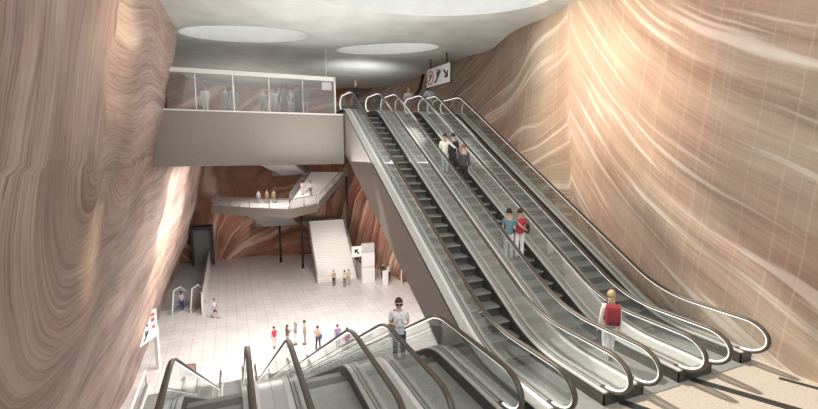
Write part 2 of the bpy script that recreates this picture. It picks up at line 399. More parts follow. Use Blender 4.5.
# ------------------------------------------------------------------ escalators
def fillet(P, rs, n=10):
    out = [P[0]]
    for i in range(1, len(P)-1):
        p = Vector(P[i]); a = (Vector(P[i-1])-p).normalized()*rs[i-1]; b = (Vector(P[i+1])-p).normalized()*rs[i-1]
        for k in range(n+1):
            t = k/n; out.append(tuple((p+a)*(1-t)**2 + p*2*t*(1-t) + (p+b)*t*t))
    out.append(P[-1]); return out
def interp(path, y):
    for a, b in zip(path, path[1:]):
        if a[0] <= y <= b[0]: return a[1] + (b[1]-a[1])*(y-a[0])/max(1e-9, b[0]-a[0])
    return path[0][1] if y < path[0][0] else path[-1][1]
def sweep(mb, path, x, w, t, off=0):        # rounded bar along a y,z path; off moves it to the inner side
    prof = [(-.5,-.25),(-.5,.25),(-.3,.5),(.3,.5),(.5,.25),(.5,-.25),(.3,-.5),(-.3,-.5)]
    rings = []; P = [Vector(p) for p in path]
    for i, p in enumerate(P):
        d = (P[min(i+1, len(P)-1)]-P[max(i-1, 0)]).normalized(); nrm = Vector((-d.y, d.x))   # to the left of travel = up when going +y
        c = p - nrm*off
        rings.append([(x + a*w, *(c + nrm*b*t)) for a, b in prof])
    vs = [v for r in rings for v in r]; n = 8
    fs = [tuple(range(n))[::-1], tuple(range(len(vs)-n, len(vs)))]
    for i in range(len(P)-1):
        for k in range(n): fs.append((i*n+k, i*n+(k+1) % n, (i+1)*n+(k+1) % n, (i+1)*n+k))
    return mb.add(vs, fs)
DZ = .27
def make_escalator(x0, w, P, rs, label, group, left_out=.37, right_out=.37, truss=(1.25,1.65), up=True, step_dy=.4):
    """P: four y,z points of the walking line, from the near landing to the far one"""
    ctr = (x0+w/2, P[0][0], P[0][1])
    root = empty('escalator', ctr); tag(root, label, 'escalator', group)
    def put(mb, name, m, par=root, **k): return rel(mb, ctr).build(name, m, par, **k)
    base = fillet(P, rs); ya, yb = P[0][0], P[-1][0]; za, zb = P[0][1], P[-1][1]
    a, b = .50, .365; zc = 1-b
    rail = []
    mid = [(y, z+1) for y, z in base if ya+a+.02 < y < yb-a-.02]
    near = [(ya + a - a*math.sin(t), za + zc - b*math.cos(t)) for t in [PI*k/14 for k in range(15)]]
    far = [(yb - a + a*math.sin(t), zb + zc + b*math.cos(t)) for t in [PI*k/14 for k in range(15)]]
    rail = [(ya+a+.10, za+zc-b)] + near + mid + far + [(yb-a-.10, zb+zc-b)]
    deck = [(y, z) for y, z in base if ya+.42 < y < yb-.42]
    deck = [(ya+.42, za)] + deck + [(yb-.42, zb)]
    for side in (-1, 1):
        xr = x0 if side < 0 else x0+w
        b_ = empty('balustrade', (xr-ctr[0], 0, 0)); b_.parent = root
        def pb(mb, name, m, **k):
            mb.v = [(x-xr, y-ctr[1], z-ctr[2]) for x, y, z in mb.v]; return mb.build(name, m, b_, **k)
        pb(sweep(MB(), rail, xr, .096, .055), 'handrail', M['rail'], smooth=True)
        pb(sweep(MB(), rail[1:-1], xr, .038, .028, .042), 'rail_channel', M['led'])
        # glass: outline inside the rail down to the deck
        inner = []
        R = [Vector(p) for p in rail[1:-1]]
        for i, p in enumerate(R):
            d = (R[min(i+1, len(R)-1)]-R[max(i-1, 0)]).normalized(); nn = Vector((-d.y, d.x)); inner.append(tuple(p-nn*.06))
        outer_low = [(y, z+DZ) for y, z in deck][::-1]
        poly = inner + outer_low
        pb(MB().prism_x(poly, xr-.006, xr+.006), 'glass_panel', M['glass'])
        xi = xr - side*.13; xo = xr + side*(left_out if side < 0 else right_out)
        top = [(y, z+DZ) for y, z in deck]; bot = [(y, z+DZ-.035) for y, z in deck]
        pb(MB().band(top, bot, min(xi, xo), max(xi, xo)), 'deck', M['deck'], bevel=.006)
        # thin dark joint either side of the glass
        j = MB()
        for q in (-.035, .035): j.band([(y, z+.004) for y, z in top], [(y, z-.01) for y, z in top], xr+q-.008, xr+q+.008)
        pb(j, 'glass_seal', M['dark'])
        wt = sorted((xr+side*.06, xr+side*.15))
        pb(MB().band([(y, z+.012) for y, z in top], [(y, z-.005) for y, z in top], *wt), 'deck_strip', M['white_rail'])
        sk = MB().band(bot, [(y, z-.30) for y, z in deck], min(xi, xi+side*.02), max(xi, xi+side*.02))
        pb(sk, 'skirt_panel', M['skirt'])
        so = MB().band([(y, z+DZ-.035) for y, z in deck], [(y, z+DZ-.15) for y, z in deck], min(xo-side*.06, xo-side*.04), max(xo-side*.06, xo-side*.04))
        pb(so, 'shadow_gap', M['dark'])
        for yy, s2 in ((ya+.42, 1), (yb-.42, -1)):
            zz = za if s2 > 0 else zb
            pb(MB().box(min(xi, xo), max(xi, xo), min(yy, yy+s2*.02), max(yy, yy+s2*.02), zz, zz+DZ-.035), 'end_cap', M['skirt'])
    # truss below
    t0, t1 = truss
    def tb(y, z):
        f = (y-P[1][0])/(P[2][0]-P[1][0]); f = max(0, min(1, f)); return z-(t0+(t1-t0)*f)
    yy = [p for p in base if ya+.45 <= p[0] <= yb-.45]
    put(MB().band([(y, z+DZ-.15) for y, z in yy], [(y, tb(y, z)) for y, z in yy], x0-left_out+.02, x0-left_out+.06), 'side_cladding', M['cladding'])
    put(MB().band([(y, z+DZ-.15) for y, z in yy], [(y, tb(y, z)) for y, z in yy], x0+w+right_out-.06, x0+w+right_out-.02), 'side_cladding', M['cladding'])
    put(MB().band([(y, z-.45) for y, z in yy], [(y, tb(y, z)+.01) for y, z in yy], x0-left_out+.06, x0+w+right_out-.06), 'truss', M['cladding'])
    # plates
    for (y0, y1, z) in ((ya+.35, P[1][0]-.25, za), (P[2][0]+.25, yb-.05, zb)):
        put(MB().box(x0+.14, x0+w-.14, y0, y1, z+.004, z+.016), 'floor_plate', M['plate'])
    for (y0, y1, z) in ((P[1][0]-.25, P[1][0]-.02, za), (P[2][0]+.02, P[2][0]+.25, zb)):
        put(MB().box(x0+.14, x0+w-.14, y0, y1, z+.006, z+.02), 'comb_plate', M['comb'])
    # steps
    sgn = 1 if zb > za else -1
    n = int(round((P[2][0]-P[1][0])/step_dy)); rise = abs(zb-za)/n; dy = (P[2][0]-P[1][0])/n
    first = None
    for i in range(n):
        y = P[1][0] + dy*i; z = za + sgn*rise*(i+.5) 
        if first is None:
            hw = w/2-.15; s = MB(); r = .03
            # tread with rounded nose and curved riser; local origin on the nose
            if sgn > 0: pr = [(0,-.03),(.008,-.008),(.03,0),(dy+.02,0),(dy+.02,-.03),(.05,-.03),(.06,-rise*.6),(.03,-rise-.02),(.015,-rise-.02),(.04,-rise*.6),(.03,-.05)]
            else: pr = [(dy,-.03),(dy-.008,-.008),(dy-.03,0),(-.02,0),(-.02,-.03),(dy-.05,-.03),(dy-.06,-rise*.6),(dy-.03,-rise-.02),(dy-.015,-rise-.02),(dy-.04,-rise*.6),(dy-.03,-.05)]
            s.prism_x(pr, -hw, hw)
            o = s.build('step', M['step'], root); first = o; o.data.materials.append(M['riser'])
            for pf in o.data.polygons:
                if abs(pf.normal.y) > .75 and abs(pf.center.z) > .035: pf.material_index = 1
        else:
            o = first.copy(); C.objects.link(o); o.parent = root
        o.location = (0, y-ctr[1], z-ctr[2])
    return root

X0, W_, G_ = 4.931, 1.24, .7496
LX0, LYK = -1.090, 8.198
gU = 'escalators climbing from the landing to the concourse'
PU = [(4.87,0),(7.313,0),(17.94,6.14),(20.0,6.14)]
for i, lb in enumerate(['left of three ascending escalators, next to the brown side cladding, empty dark steps',
                        'middle of three ascending escalators, carrying most of the riders',
                        'right of three ascending escalators, alongside the beige striated rock wall']):
    make_escalator(X0+i*(W_+G_), W_, PU, (.85,.4), lb, gU, left_out=.33 if i == 0 else .374, right_out=.374 if i < 2 else .25, truss=(1.2,1.65) if i == 0 else (.9,.9))
gL = 'escalators descending from the landing to the hall'
PL = [(5.18,0),(LYK,0),(25.0,-9.7),(27.6,-9.7)]
for i, lb in enumerate(['left of three descending escalators, its handrail nearest the sign-bearing left wall',
                        'middle of three descending escalators in the foreground',
                        'right of three descending escalators, with the man in sunglasses riding up']):
    make_escalator(LX0+i*(W_+G_), W_, PL, (.45,.6), lb, gL, left_out=.374 if i else .25, right_out=.374 if i < 2 else .3, truss=(.9,.9))

# ------------------------------------------------------------------ glass screen of the upper concourse
scr = empty('glass_screen', (1.3, 18.1, 6.12)); tag(scr, 'tall frameless glass screen above the grey fascia, in front of the waiting crowd', 'glass screen')
def P_(mb, name, m, par, loc, **k): return rel(mb, loc).build(name, m, par, **k)
L0 = (1.3, 18.1, 6.12); xs = [-1.95, -.99, .32, 1.63, 2.94, 4.24]
for a, b in zip(xs, xs[1:]): P_(MB().box(a+.01, b-.01, 18.1, 18.115, 6.13, 7.50), 'glass_pane', M['glass2'], scr, L0)
for a in xs[1:-1]: P_(MB().box(a-.012, a+.012, 18.08, 18.14, 6.13, 7.62), 'mullion', M['steel'], scr, L0)
P_(MB().box(-1.95, 4.26, 18.06, 18.2, 7.50, 7.66), 'header', M['white'], scr, L0)
P_(MB().box(4.24, 4.29, 18.06, 18.2, 6.13, 7.66), 'end_post', M['white'], scr, L0)
lw = empty('light_box', (4.0, 18.5, 7.2)); tag(lw, 'small square white panel hung inside the right end of the glass screen', 'panel')
P_(MB().box(3.80, 4.2, 18.45, 18.5, 7.18, 7.5), 'face', M['white'], lw, (4.0, 18.5, 7.2))
P_(MB().box(3.98, 4.02, 18.46, 18.49, 7.5, 8.95), 'hanger', M['steel'], lw, (4.0, 18.5, 7.2))
tag(MB().box(-1.6, 3.9, 23.6, 29.0, 6.12, 6.5).build('platform', M['white']), 'low pale dais behind the glass screen carrying the waiting crowd', 'platform')

# ------------------------------------------------------------------ hall stairs
def stair(name, a0, b0, a1, b1, n, m, label, side=None, thick=.35, rails=True, cat='staircase', railcol='steel', dark_under=None):
    """a0,b0 left/right corners at the bottom, a1,b1 at the top (3d)"""
    a0, b0, a1, b1 = map(Vector, (a0, b0, a1, b1)); loc = tuple((a0+b0)/2)
    root = empty(name, loc); tag(root, label, cat)
    dz = (a1.z-a0.z)/n; mb = MB()
    for i in range(n):
        t0, t1 = i/n, (i+1)/n; p = [a0.lerp(a1, t0), b0.lerp(b1, t0), b0.lerp(b1, t1), a0.lerp(a1, t1)]
        z = a0.z + dz*(i+1)
        mb.hexa([(q.x, q.y, z-.04) for q in p], [(q.x, q.y, z) for q in p])
        p2 = [p[0], p[1], p[1].lerp(p[2], .08), p[0].lerp(p[3], .08)]
        mb.hexa([(q.x, q.y, z-dz-.02) for q in p2], [(q.x, q.y, z-.04) for q in p2])
    P_(mb, 'steps', m, root, loc)
    d = Vector((0,0,thick)); e = Vector((0,0,.05))
    P_(MB().hexa([a0-e, b0-e, b1-e, a1-e], [a0-e-d, b0-e-d, b1-e-d, a1-e-d]), 'soffit', dark_under or M['soffit'], root, loc)
    ax = (b0-a0).normalized()*.12
    for (s0, s1, g) in ((a0, a1, -1), (b0, b1, 1)):
        q = [s0, s0+ax*g, s1+ax*g, s1]
        P_(MB().hexa([v-d*1.2 for v in q], [v+Vector((0,0,.22)) for v in q]), 'stringer', M['stairgrey'], root, loc)
        if rails:
            h = Vector((0,0,1.05)); s0_, s1_ = s0+ax*g*.5, s1+ax*g*.5
            P_(MB().tube([s0_+h, s1_+h], .045, 6), 'handrail', M['stairgrey'], root, loc)
            for k in range(5):
                c = s0_.lerp(s1_, k/4); P_(MB().tube([c, c+h], .03, 5), 'post', M['stairgrey'], root, loc)
            n_ = (b0-a0).normalized()*.01
            lo = Vector((0,0,.28)); hi = Vector((0,0,.98))
            P_(MB().hexa([s0_+lo-n_, s1_+lo-n_, s1_+hi-n_, s0_+hi-n_], [s0_+lo+n_, s1_+lo+n_, s1_+hi+n_, s0_+hi+n_]), 'glass_panel', M['glass2'], root, loc)
    return root
stair('staircase', (8.35,45.7,-9.7), (12.75,45.6,-9.7), (8.96,54.3,-4.2), (13.4,54.2,-4.2), 30, M['stairwhite'], 'broad white staircase climbing from the tiled hall floor, with glass sides')
la = empty('stair_landing', (9, 56, -4.2)); tag(la, 'dark intermediate landing at the top of the broad white staircase', 'landing')
P_(MB().prism_z([(2.6,54.4),(13.6,54.2),(13.6,57.5),(2.6,57.5)], -4.55, -4.2), 'slab', M['stairgrey'], la, (9,56,-4.2))
for x, y in ((13.3,55.0),):
    P_(MB().lathe([(.13,-9.7),(.13,-4.55)], (x,y,0), 10), 'post', M['stairgrey'], la, (9,56,-4.2), smooth=True)
stair('stair_flight', (7.6,54.3,-4.2), (3.6,54.4,-4.2), (5.6,46.3,-1.5), (.9,50.3,-1.5), 14, M['stairwhite'], 'grey-bottomed flight linking the dark landing up to the underside of the lit balcony', thick=.3, rails=False)
# balcony
bl = (4, 50, -1.4); bal = empty('balcony', bl); tag(bal, 'lit balcony with glass balustrade and grey edge beam hanging in the hall', 'balcony')
bp = [(-1.91,51.83),(5.61,44.93),(9.13,48.85),(9.9,55.2),(-1.0,59.0)]
P_(MB().prism_z(bp, -1.9, -1.4), 'slab', M['stairwhite'], bal, bl)
def wallseg(p, q, z0, z1, t=.12):
    d = (Vector(q)-Vector(p)).normalized(); n = Vector((d.y, -d.x))*t
    return MB().prism_z([p, q, (q[0]+n.x, q[1]+n.y), (p[0]+n.x, p[1]+n.y)], z0, z1)
for p, q in ((bp[0], bp[1]), (bp[1], bp[2]), (bp[4], bp[0])):
    P_(wallseg(p, q, -2.25, -1.34), 'edge_beam', M['fascia'], bal, bl)
    P_(wallseg(p, q, -1.34, -.35, .03), 'glass_panel', M['glass2'], bal, bl)
    P_(MB().tube([(*p, -.33), (*q, -.33)], .04, 6), 'handrail', M['stairgrey'], bal, bl)
    L = (Vector(q)-Vector(p)).length; k = max(1, int(L/2.4))
    for i in range(k+1):
        c = Vector(p).lerp(Vector(q), i/k); P_(MB().tube([(c.x, c.y, -1.34), (c.x, c.y, -.33)], .035, 6), 'post', M['stairgrey'], bal, bl)
stair('upper_flight', (6.4,51.0,-1.4), (9.3,48.9,-1.4), (9.9,56.2,1.95), (13.94,53.54,1.95), 20, M['stairwhite'], 'white flight rising right from the balcony, a pair of people on its lower steps', thick=.45)
ul = (12, 57, 1.95); u = empty('upper_landing', ul); tag(u, 'dark landing at the head of the upper white flight, under the fascia', 'landing')
P_(MB().prism_z([(5.0,56.2),(9.9,56.3),(13.94,53.54),(13.9,56.6),(5.0,57.4)], 1.55, 1.95), 'slab', M['stairgrey'], u, ul)
stair('top_flight', (9.4,56.2,1.95), (6.2,56.4,1.95), (5.1,47.2,4.6), (1.1,48.4,4.6), 14, M['stairwhite'], 'pale-bottomed flight passing up behind the fascia to the concourse', thick=.3, rails=False)
for nm, x, y, z1, lb in (('column', 7.84, 52.4, -1.92, 'slim dark column standing left of the broad white staircase foot'),
                     ('column', 5.66, 56.5, -4.56, 'slim dark column near the back rock wall, left of the other one'),
                     ('column', 13.3, 51.5, 1.5, 'slim dark column rising behind the right side of the white staircase')):
    c = empty(nm, (x, y, -9.7)); tag(c, lb, 'column', 'slim steel columns in the hall')
    P_(MB().lathe([(.14,-9.66),(.14,z1)], (x,y,0), 12), 'shaft', M['black'], c, (x,y,-9.7), smooth=True)
    P_(MB().box(x-.22, x+.22, y-.22, y+.22, -9.7, -9.66), 'base_plate', M['black'], c, (x,y,-9.7))

# ------------------------------------------------------------------ signs
def arrow_poly(cx, cz, L, ang, w=.16):
    """fat arrow as polygons in a 2d plane"""
    d = Vector((math.cos(ang), math.sin(ang))); n = Vector((-d.y, d.x)); c = Vector((cx, cz)); t = c + d*L/2; b = c - d*L/2
    w = w*L
    sh = [b+n*w/2, b-n*w/2, t-d*w-n*w/2, t-d*w+n*w/2]
    # head made of two bars meeting at the tip
    e1 = (-d+n).normalized(); e2 = (-d-n).normalized()
    def bar(e):
        k = Vector((-e.y, e.x)); 
        return [t, t+e*L*.55, t+e*L*.55 + k*(w if k.dot(d) < 0 else -w), t+k*(w if k.dot(d) < 0 else -w)]
    return [sh, bar(e1), bar(e2)]
def ring(cx, cz, r0, r1, n=28):
    o = [(cx+r1*math.cos(2*PI*k/n), cz+r1*math.sin(2*PI*k/n)) for k in range(n)]; i = [(cx+r0*math.cos(2*PI*k/n), cz+r0*math.sin(2*PI*k/n)) for k in range(n)]
    return [[o[k], o[(k+1) % n], i[(k+1) % n], i[k]] for k in range(n)]
def disc(cx, cz, r, n=14): return [[(cx+r*math.cos(2*PI*k/n), cz+r*math.sin(2*PI*k/n)) for k in range(n)]]
def esc_icon(cx, cz, s):      # rider on an escalator
    P = [[(cx-.42*s,cz-.42*s),(cx-.2*s,cz-.42*s),(cx+.4*s,cz+.2*s),(cx+.4*s,cz+.32*s),(cx+.22*s,cz+.32*s),(cx-.3*s,cz-.28*s),(cx-.42*s,cz-.28*s)]]
    P += disc(cx-.08*s, cz+.38*s, .085*s)
    P += [[(cx-.15*s,cz+.27*s),(cx+.0*s,cz+.27*s),(cx+.02*s,cz-.02*s),(cx-.13*s,cz-.08*s)]]
    P += [[(cx+.0*s,cz+.2*s),(cx+.2*s,cz+.42*s),(cx+.26*s,cz+.38*s),(cx+.02*s,cz+.12*s)]]
    return P
def flat(polys, thick=.006):
    mb = MB()
    for p in polys: mb.prism_y([tuple(q) for q in p], -thick, 0)
    return mb
# overhead sign by the top of the escalators: built about its own lower left corner, facing -y
sg = empty('overhead_sign', (9.2, 19.55, 7.68), math.radians(-87)); tag(sg, 'white overhead sign with three pictograms above the top of the escalators', 'sign')
pw = .71; ph = .84
for k in range(3):
    pn = MB().box(k*(pw+.02), k*(pw+.02)+pw-.012, 0, .08, 0, ph).build('sign_panel', M['white'], sg)
    cx = k*(pw+.02)+pw/2; cz_ = ph/2
    if k == 0:
        o = flat(ring(cx, cz_, (.27), .33)).build('prohibition_ring', M['red'], pn); o.location.y = -.002
        o = flat(esc_icon(cx, cz_, .42)).build('pictogram', M['black'], pn); o.location.y = -.002
    elif k == 1:
        o = flat(esc_icon(cx, cz_, .7)).build('pictogram', M['black'], pn); o.location.y = -.002
    else:
        o = flat(arrow_poly(cx, cz_, .55, -PI/4, .2)).build('arrow', M['black'], pn); o.location.y = -.002
for q in (.3, 1.8): MB().box(q, q+.05, .02, .06, ph, 1.5).build('hanger', M['black'], sg)
MB().box(-.01, 2.18, .03, .085, -.03, ph+.02).build('frame', M['black'], sg)
# dark post and pale canopy behind it
pc = empty('canopy', (9.9, 21.6, 6.12)); tag(pc, 'pale curved glass canopy on a black leaning post behind the overhead sign', 'canopy')
P_(MB().tube([(9.15,21.6,6.12),(9.3,21.6,7.3),(9.75,21.6,7.95),(9.95,21.6,8.7)], .09, 8), 'post', M['black'], pc, (9.9,21.6,6.12), smooth=True)
P_(MB().box(9.88, 10.02, 20.9, 21.0, 6.12, 8.1), 'upright', M['dark'], pc, (9.9,21.6,6.12))
P_(MB().prism_y([(10.05,6.6),(10.5,6.75),(10.85,7.2),(11.0,7.95),(10.05,8.0)], 20.9, 20.94), 'glass_panel', M['glass2'], pc, (9.9,21.6,6.12))

# hall totem with arrow
tt = (13.05, 43.9, -9.7); to = empty('totem_sign', tt); tag(to, 'white totem with a black up-left arrow sign beside the white staircase', 'sign')
P_(MB().box(12.9, 14.3, 43.8, 44.2, -9.7, -8.05), 'lower_panel', M['white'], to, tt)
P_(MB().box(12.9, 14.3, 43.8, 44.2, -8.0, -6.4), 'middle_panel', M['white'], to, tt)
P_(MB().box(12.9, 14.3, 43.8, 44.2, -6.35, -5.4), 'top_panel', M['deck'], to, tt)
ap = P_(MB().box(11.75, 12.85, 43.75, 43.9, -6.75, -5.6), 'arrow_panel', M['white'], to, tt)
o = flat(arrow_poly(12.3-tt[0], -6.17-tt[2], .72, PI*.75, .22)).build('arrow', M['black'], ap); o.location.y = 43.745-tt[1]
# small red framed floor stand
rl = (-3.05, 29.0, -9.7); rs_ = empty('floor_stand', rl, math.radians(-10)); tag(rs_, 'low grey display board edged in red on the tiles behind the leftmost handrail', 'sign')
MB().box(-.45, .45, -.03, .03, .12, .9).build('board', M['deck'], rs_)
MB().box(-.48, .48, -.04, .04, .9, .95).box(.45, .5, -.04, .04, .08, .95).build('red_frame', M['red'], rs_)
for s in (-.35, .35): MB().box(s-.04, s+.04, -.2, .2, 0, .12).build('foot', M['stairgrey'], rs_)
# wall-side sign on a post, left
wl = (-4.95, 31.2, -9.7); ws = empty('wall_sign', wl, math.radians(66)); tag(ws, 'tall white sign board with black pictograms and red marks standing against the left wall', 'sign')
MB().box(-.12, .12, -.1, .1, 0, 2.9).build('post', M['white'], ws)
bd = MB().box(-1.9, .1, -.06, .06, 2.3, 4.1).build('board', M['white'], ws)
o = flat(arrow_poly(-1.1, 3.55, .7, PI*.75, .2)).build('arrow', M['black'], bd); o.location.y = -.062
o = flat(esc_icon(-1.1, 2.78, .7)).build('pictogram', M['black'], bd); o.location.y = -.062
o = flat([[(-.5,3.75),(-.1,3.75),(-.1,3.95),(-.5,3.95)], [(-.5,3.4),(-.15,3.4),(-.15,3.65),(-.5,3.65)], [(-.45,2.95),(-.15,2.95),(-.15,3.15),(-.45,3.15)]]).build('red_marks', M['red'], bd); o.location.y = -.062

# ------------------------------------------------------------------ left of the hall: low escalators, partition, portal
def small_newel(x, y, z, ln, name, label, group, hgt=1.15, rz=0):
    r = empty(name, (x, y, z), rz); tag(r, label, 'balustrade', group)
    prof = [(0,.0),(0,.35),(.12,.8),(.45,hgt),(ln*.6,hgt),(ln,hgt*.62),(ln,0)]
    MB().prism_x([(a, b) for a, b in prof], -.03, .03).build('glass_panel', M['glass2'], r)
    MB().tube([(0,a,b) for a, b in prof[:-1]], .06, 8).build('handrail', M['white_rail'], r)
    MB().box(-.16, .16, .1, ln, 0, .3).build('plinth', M['steel'], r)
    return r
small_newel(-5.2, 41.3, -9.7, 2.6, 'low_balustrade', 'white escalator end beside the left rock wall', 'low escalator ends by the left wall', 2.1, math.radians(-22))
small_newel(-3.75, 41.3, -9.7, 2.6, 'low_balustrade', 'white escalator end to the right of the person in blue by the left wall', 'low escalator ends by the left wall', 2.1, math.radians(-22))
struct('floor_passage', MB().prism_x([(42.9,-9.7),(43.2,-9.66),(59.5,-9.3),(59.5,-9.7)], -6.6, -2.8), M['darkfloor'])
pt = (-2.75, 50, -9.7); pr = empty('partition', pt); tag(pr, 'long white partition flanking the grey passage at the far left of the hall', 'partition')
P_(MB().prism_x([(40.2,-9.7),(40.2,-8.2),(42,-7.6),(59,-7.6),(59,-9.7)], -2.8, -2.7), 'wall_panel', M['white'], pr, pt)
P_(MB().box(-2.83, -2.67, 40.1, 59, -7.62, -7.52), 'coping', M['steel'], pr, pt)
pl = (-3.4, 58.2, -9.3); pp = empty('portal', pl); tag(pp, 'dark box-like portal at the end of the grey passage', 'portal')
P_(MB().box(-4.7, -4.5, 57.4, 59.2, -9.4, -4.6).box(-2.4, -2.2, 57.4, 59.2, -9.4, -4.6).box(-4.5, -2.4, 57.4, 59.2, -4.9, -4.6), 'frame', M['dark'], pp, pl)
P_(MB().box(-4.5, -2.4, 58.6, 58.7, -9.4, -4.9), 'back_panel', M['stairgrey'], pp, pl)
# right of the hall
small_newel(15.3, 42.3, -9.7, 2.2, 'low_balustrade', 'white angular escalator end by the rock wall at the right of the hall', 'low escalator ends at the right of the hall', 1.7, math.radians(-25))
small_newel(16.6, 41.6, -9.7, 2.2, 'low_balustrade', 'outermost white escalator end, touching the grey truss at the right of the hall', 'low escalator ends at the right of the hall', 1.7, math.radians(-25))
tag(MB().box(14.6, 15.15, 41.8, 42.1, -9.7, -8.1).build('ticket_pillar', M['white'], bevel=.02), 'narrow white pillar left of the two white escalator ends', 'pillar')
# lower left: guard glass and metal plate over the pit
gd = (-5.3, 20, -9.7); gg = empty('glass_guard', gd); tag(gg, 'white-edged glass guard at the foot of the left rock wall', 'guard')
P_(MB().box(-5.32, -5.28, 22, 28.8, -9.5, -8.72), 'glass_panel', M['glass2'], gg, gd)
P_(MB().box(-5.36, -5.24, 22, 28.9, -8.72, -8.62), 'top_rail', M['white_rail'], gg, gd)
P_(MB().box(-5.36, -5.24, 28.8, 28.92, -9.7, -8.72), 'end_post', M['white_rail'], gg, gd)
P_(MB().box(-5.38, -5.22, 22, 28.9, -9.7, -9.5), 'base_channel', M['steel'], gg, gd)
struct('floor_pit_cover', MB().box(-5.1, -1.6, 12, 27.8, -9.7, -9.66), M['plate'])

# ------------------------------------------------------------------ people
def skinmesh(V, E, R, name, m, parent, sub=1):
    me = bpy.data.meshes.new(name); me.from_pydata(V, E, []); o = bpy.data.objects.new(name, me); C.objects.link(o)
    md = o.modifiers.new('s', 'SKIN'); md.use_smooth_shade = True
    if sub: s = o.modifiers.new('u', 'SUBSURF'); s.levels = sub; s.render_levels = sub
    for i, sv in enumerate(me.skin_vertices[0].data):
        r = R[i]; sv.radius = r if isinstance(r, tuple) else (r, r); sv.use_root = (i == 0)
    return o, me
def bake(lst):
    bpy.context.view_layer.update(); dg = bpy.context.evaluated_depsgraph_get()
    for o, me, m, parent in lst:
        n = bpy.data.meshes.new_from_object(o.evaluated_get(dg)); o.modifiers.clear(); o.data = n; n.name = o.name
        bpy.data.meshes.remove(me); n.materials.clear(); n.materials.append(m); o.parent = parent
        n.polygons.foreach_set('use_smooth', [True]*len(n.polygons))
PENDING = []
ARM = {'down': ((.122,-.012,.635),(.128,.03,.50)), 'bent': ((.13,.0,.64),(.05,.13,.66)), 'fwd': ((.12,.07,.68),(.10,.19,.70)),
       'hip': ((.175,-.03,.66),(.09,.03,.56)), 'back': ((.125,-.07,.65),(.12,-.10,.53)), 'swing': ((.125,.05,.645),(.12,.13,.55)),
       'around': ((.19,-.05,.70),(.27,-.10,.64)), 'rail': ((.15,.04,.67),(.20,.13,.62)), 'bag': ((.14,-.03,.64),(.15,-.01,.52)), 'phone': ((.12,.03,.66),(.06,.12,.76))}
def person(loc, rz, h, label, top=(.5,.5,.5), legs=(.1,.1,.12), hair=(.04,.03,.02), skin=0, arms=('down','down'), stride=0., sleeve='long',
           hairstyle='short', shorts=False, big=False, lean=0, fem=False, group='people in the station', shoe=(.05,.045,.04), skirt=False):
    root = empty('person', loc, rz); tag(root, label, 'person', group)
    def S(p): return (p[0]*h, (p[1] + lean*max(0, p[2]-.5))*h, p[2]*h)
    sw = .088 if fem else .104
    V = [(0,0,.52),(0,.0,.60),(0,-.005,.69),(0,-.005,.775),(0,.0,.825),(0,.008,.865),(0,.014,.90),(0,.018,.945),(0,.012,.982)]
    R = [(.078,.055),(.068,.05),(.078,.052),(.08,.05),(.042,.036),(.031,.032),(.046,.050),(.054,.062),(.034,.042)]
    E = [(i, i+1) for i in range(8)]
    def put(p, r, pa):
        V.append(p); R.append((r, r) if not isinstance(r, tuple) else r); E.append((pa, len(V)-1)); return len(V)-1
    hands = []; armj = []
    for s, a in ((-1, arms[0]), (1, arms[1])):
        el, wr = ARM[a]; el = (s*el[0]*(.92 if fem else 1), el[1], el[2]); wr = (s*wr[0], wr[1], wr[2])
        sh = (s*sw, -.004, .795)
        i = put(sh, .032, 3); j = put(el, .022, i); k = put(wr, .015, j)
        d = (Vector(wr)-Vector(el)).normalized(); side = Vector((0,1,0)) - d*d.y; side.normalize()
        pc = Vector(wr)+d*.035; q = put(tuple(pc), (.019,.012), k); armj.append((sh, el, wr))
        if big:
            nrm = d.cross(side)
            for f, (o_, l) in enumerate(((-.015,.036),(-.005,.042),(.005,.040),(.014,.031))):
                b = pc + side*o_ + d*.012; q1 = put(tuple(b), .0052, q); q2 = put(tuple(b+d*l*.55+nrm*.004*s), .0048, q1); put(tuple(b+d*l*.95+nrm*.014*s), .004, q2)
            b = Vector(wr)+d*.018+side*.016; q1 = put(tuple(b+side*.006), .006, k); put(tuple(b+side*.016+d*.022), .0052, q1)
        else: put(tuple(pc+d*.035), .010, q)
    legj = []
    for s in (-1, 1):
        st = s*stride
        hp = (s*.048, 0, .50); kn = (s*.052, st*.10+.012+(.02 if stride else 0), .285 + (.005 if st else 0)); an = (s*.054, st*.20-.01, .05 + (.03*abs(stride) if st < 0 else 0))
        i = put(hp, .050, 0); j = put(kn, .031, i); k = put(an, .020, j); q = put((an[0]+s*.008, an[1]+.055, an[2]-.03), (.020,.014), k)
        put((an[0]+s*.012, an[1]+.10, an[2]-.037), (.018,.010), q); legj.append((hp, kn, an))
    V = [S(p) for p in V]; R = [(a*h, b*h) for a, b in R]
    o, me = skinmesh(V, E, R, 'body', SK[skin], root, 2 if big else 1); PENDING.append((o, me, SK[skin], root))
    # shirt
    g = 1.16
    tv = [(0,0,.475),(0,0,.60),(0,-.005,.69),(0,-.005,.77),(0,.0,.82)]; tr = [(.10,.078),(.085,.066),(.09,.064),(.092,.06),(.046,.04)]; te = [(0,1),(1,2),(2,3),(3,4)]
    for sh, el, wr in armj:
        tv.append(sh); tr.append((.04,.04)); te.append((3, len(tv)-1)); tv.append(el); tr.append((.030,.030)); te.append((len(tv)-2, len(tv)-1))
        if sleeve == 'long': tv.append(tuple(Vector(el).lerp(Vector(wr), .9))); tr.append((.023,.023)); te.append((len(tv)-2, len(tv)-1))
        elif sleeve == 'short': tv[-1] = tuple(Vector(sh).lerp(Vector(el), .7)); tr[-1] = (.033,.033)
    if sleeve == 'coat': 
        pass
    tm = cloth(top); o, me = skinmesh([S(p) for p in tv], te, [(a*h, b*h) for a, b in tr], 'shirt' if sleeve != 'coat' else 'coat', tm, root, 1); PENDING.append((o, me, tm, root))
    lm = cloth(legs)
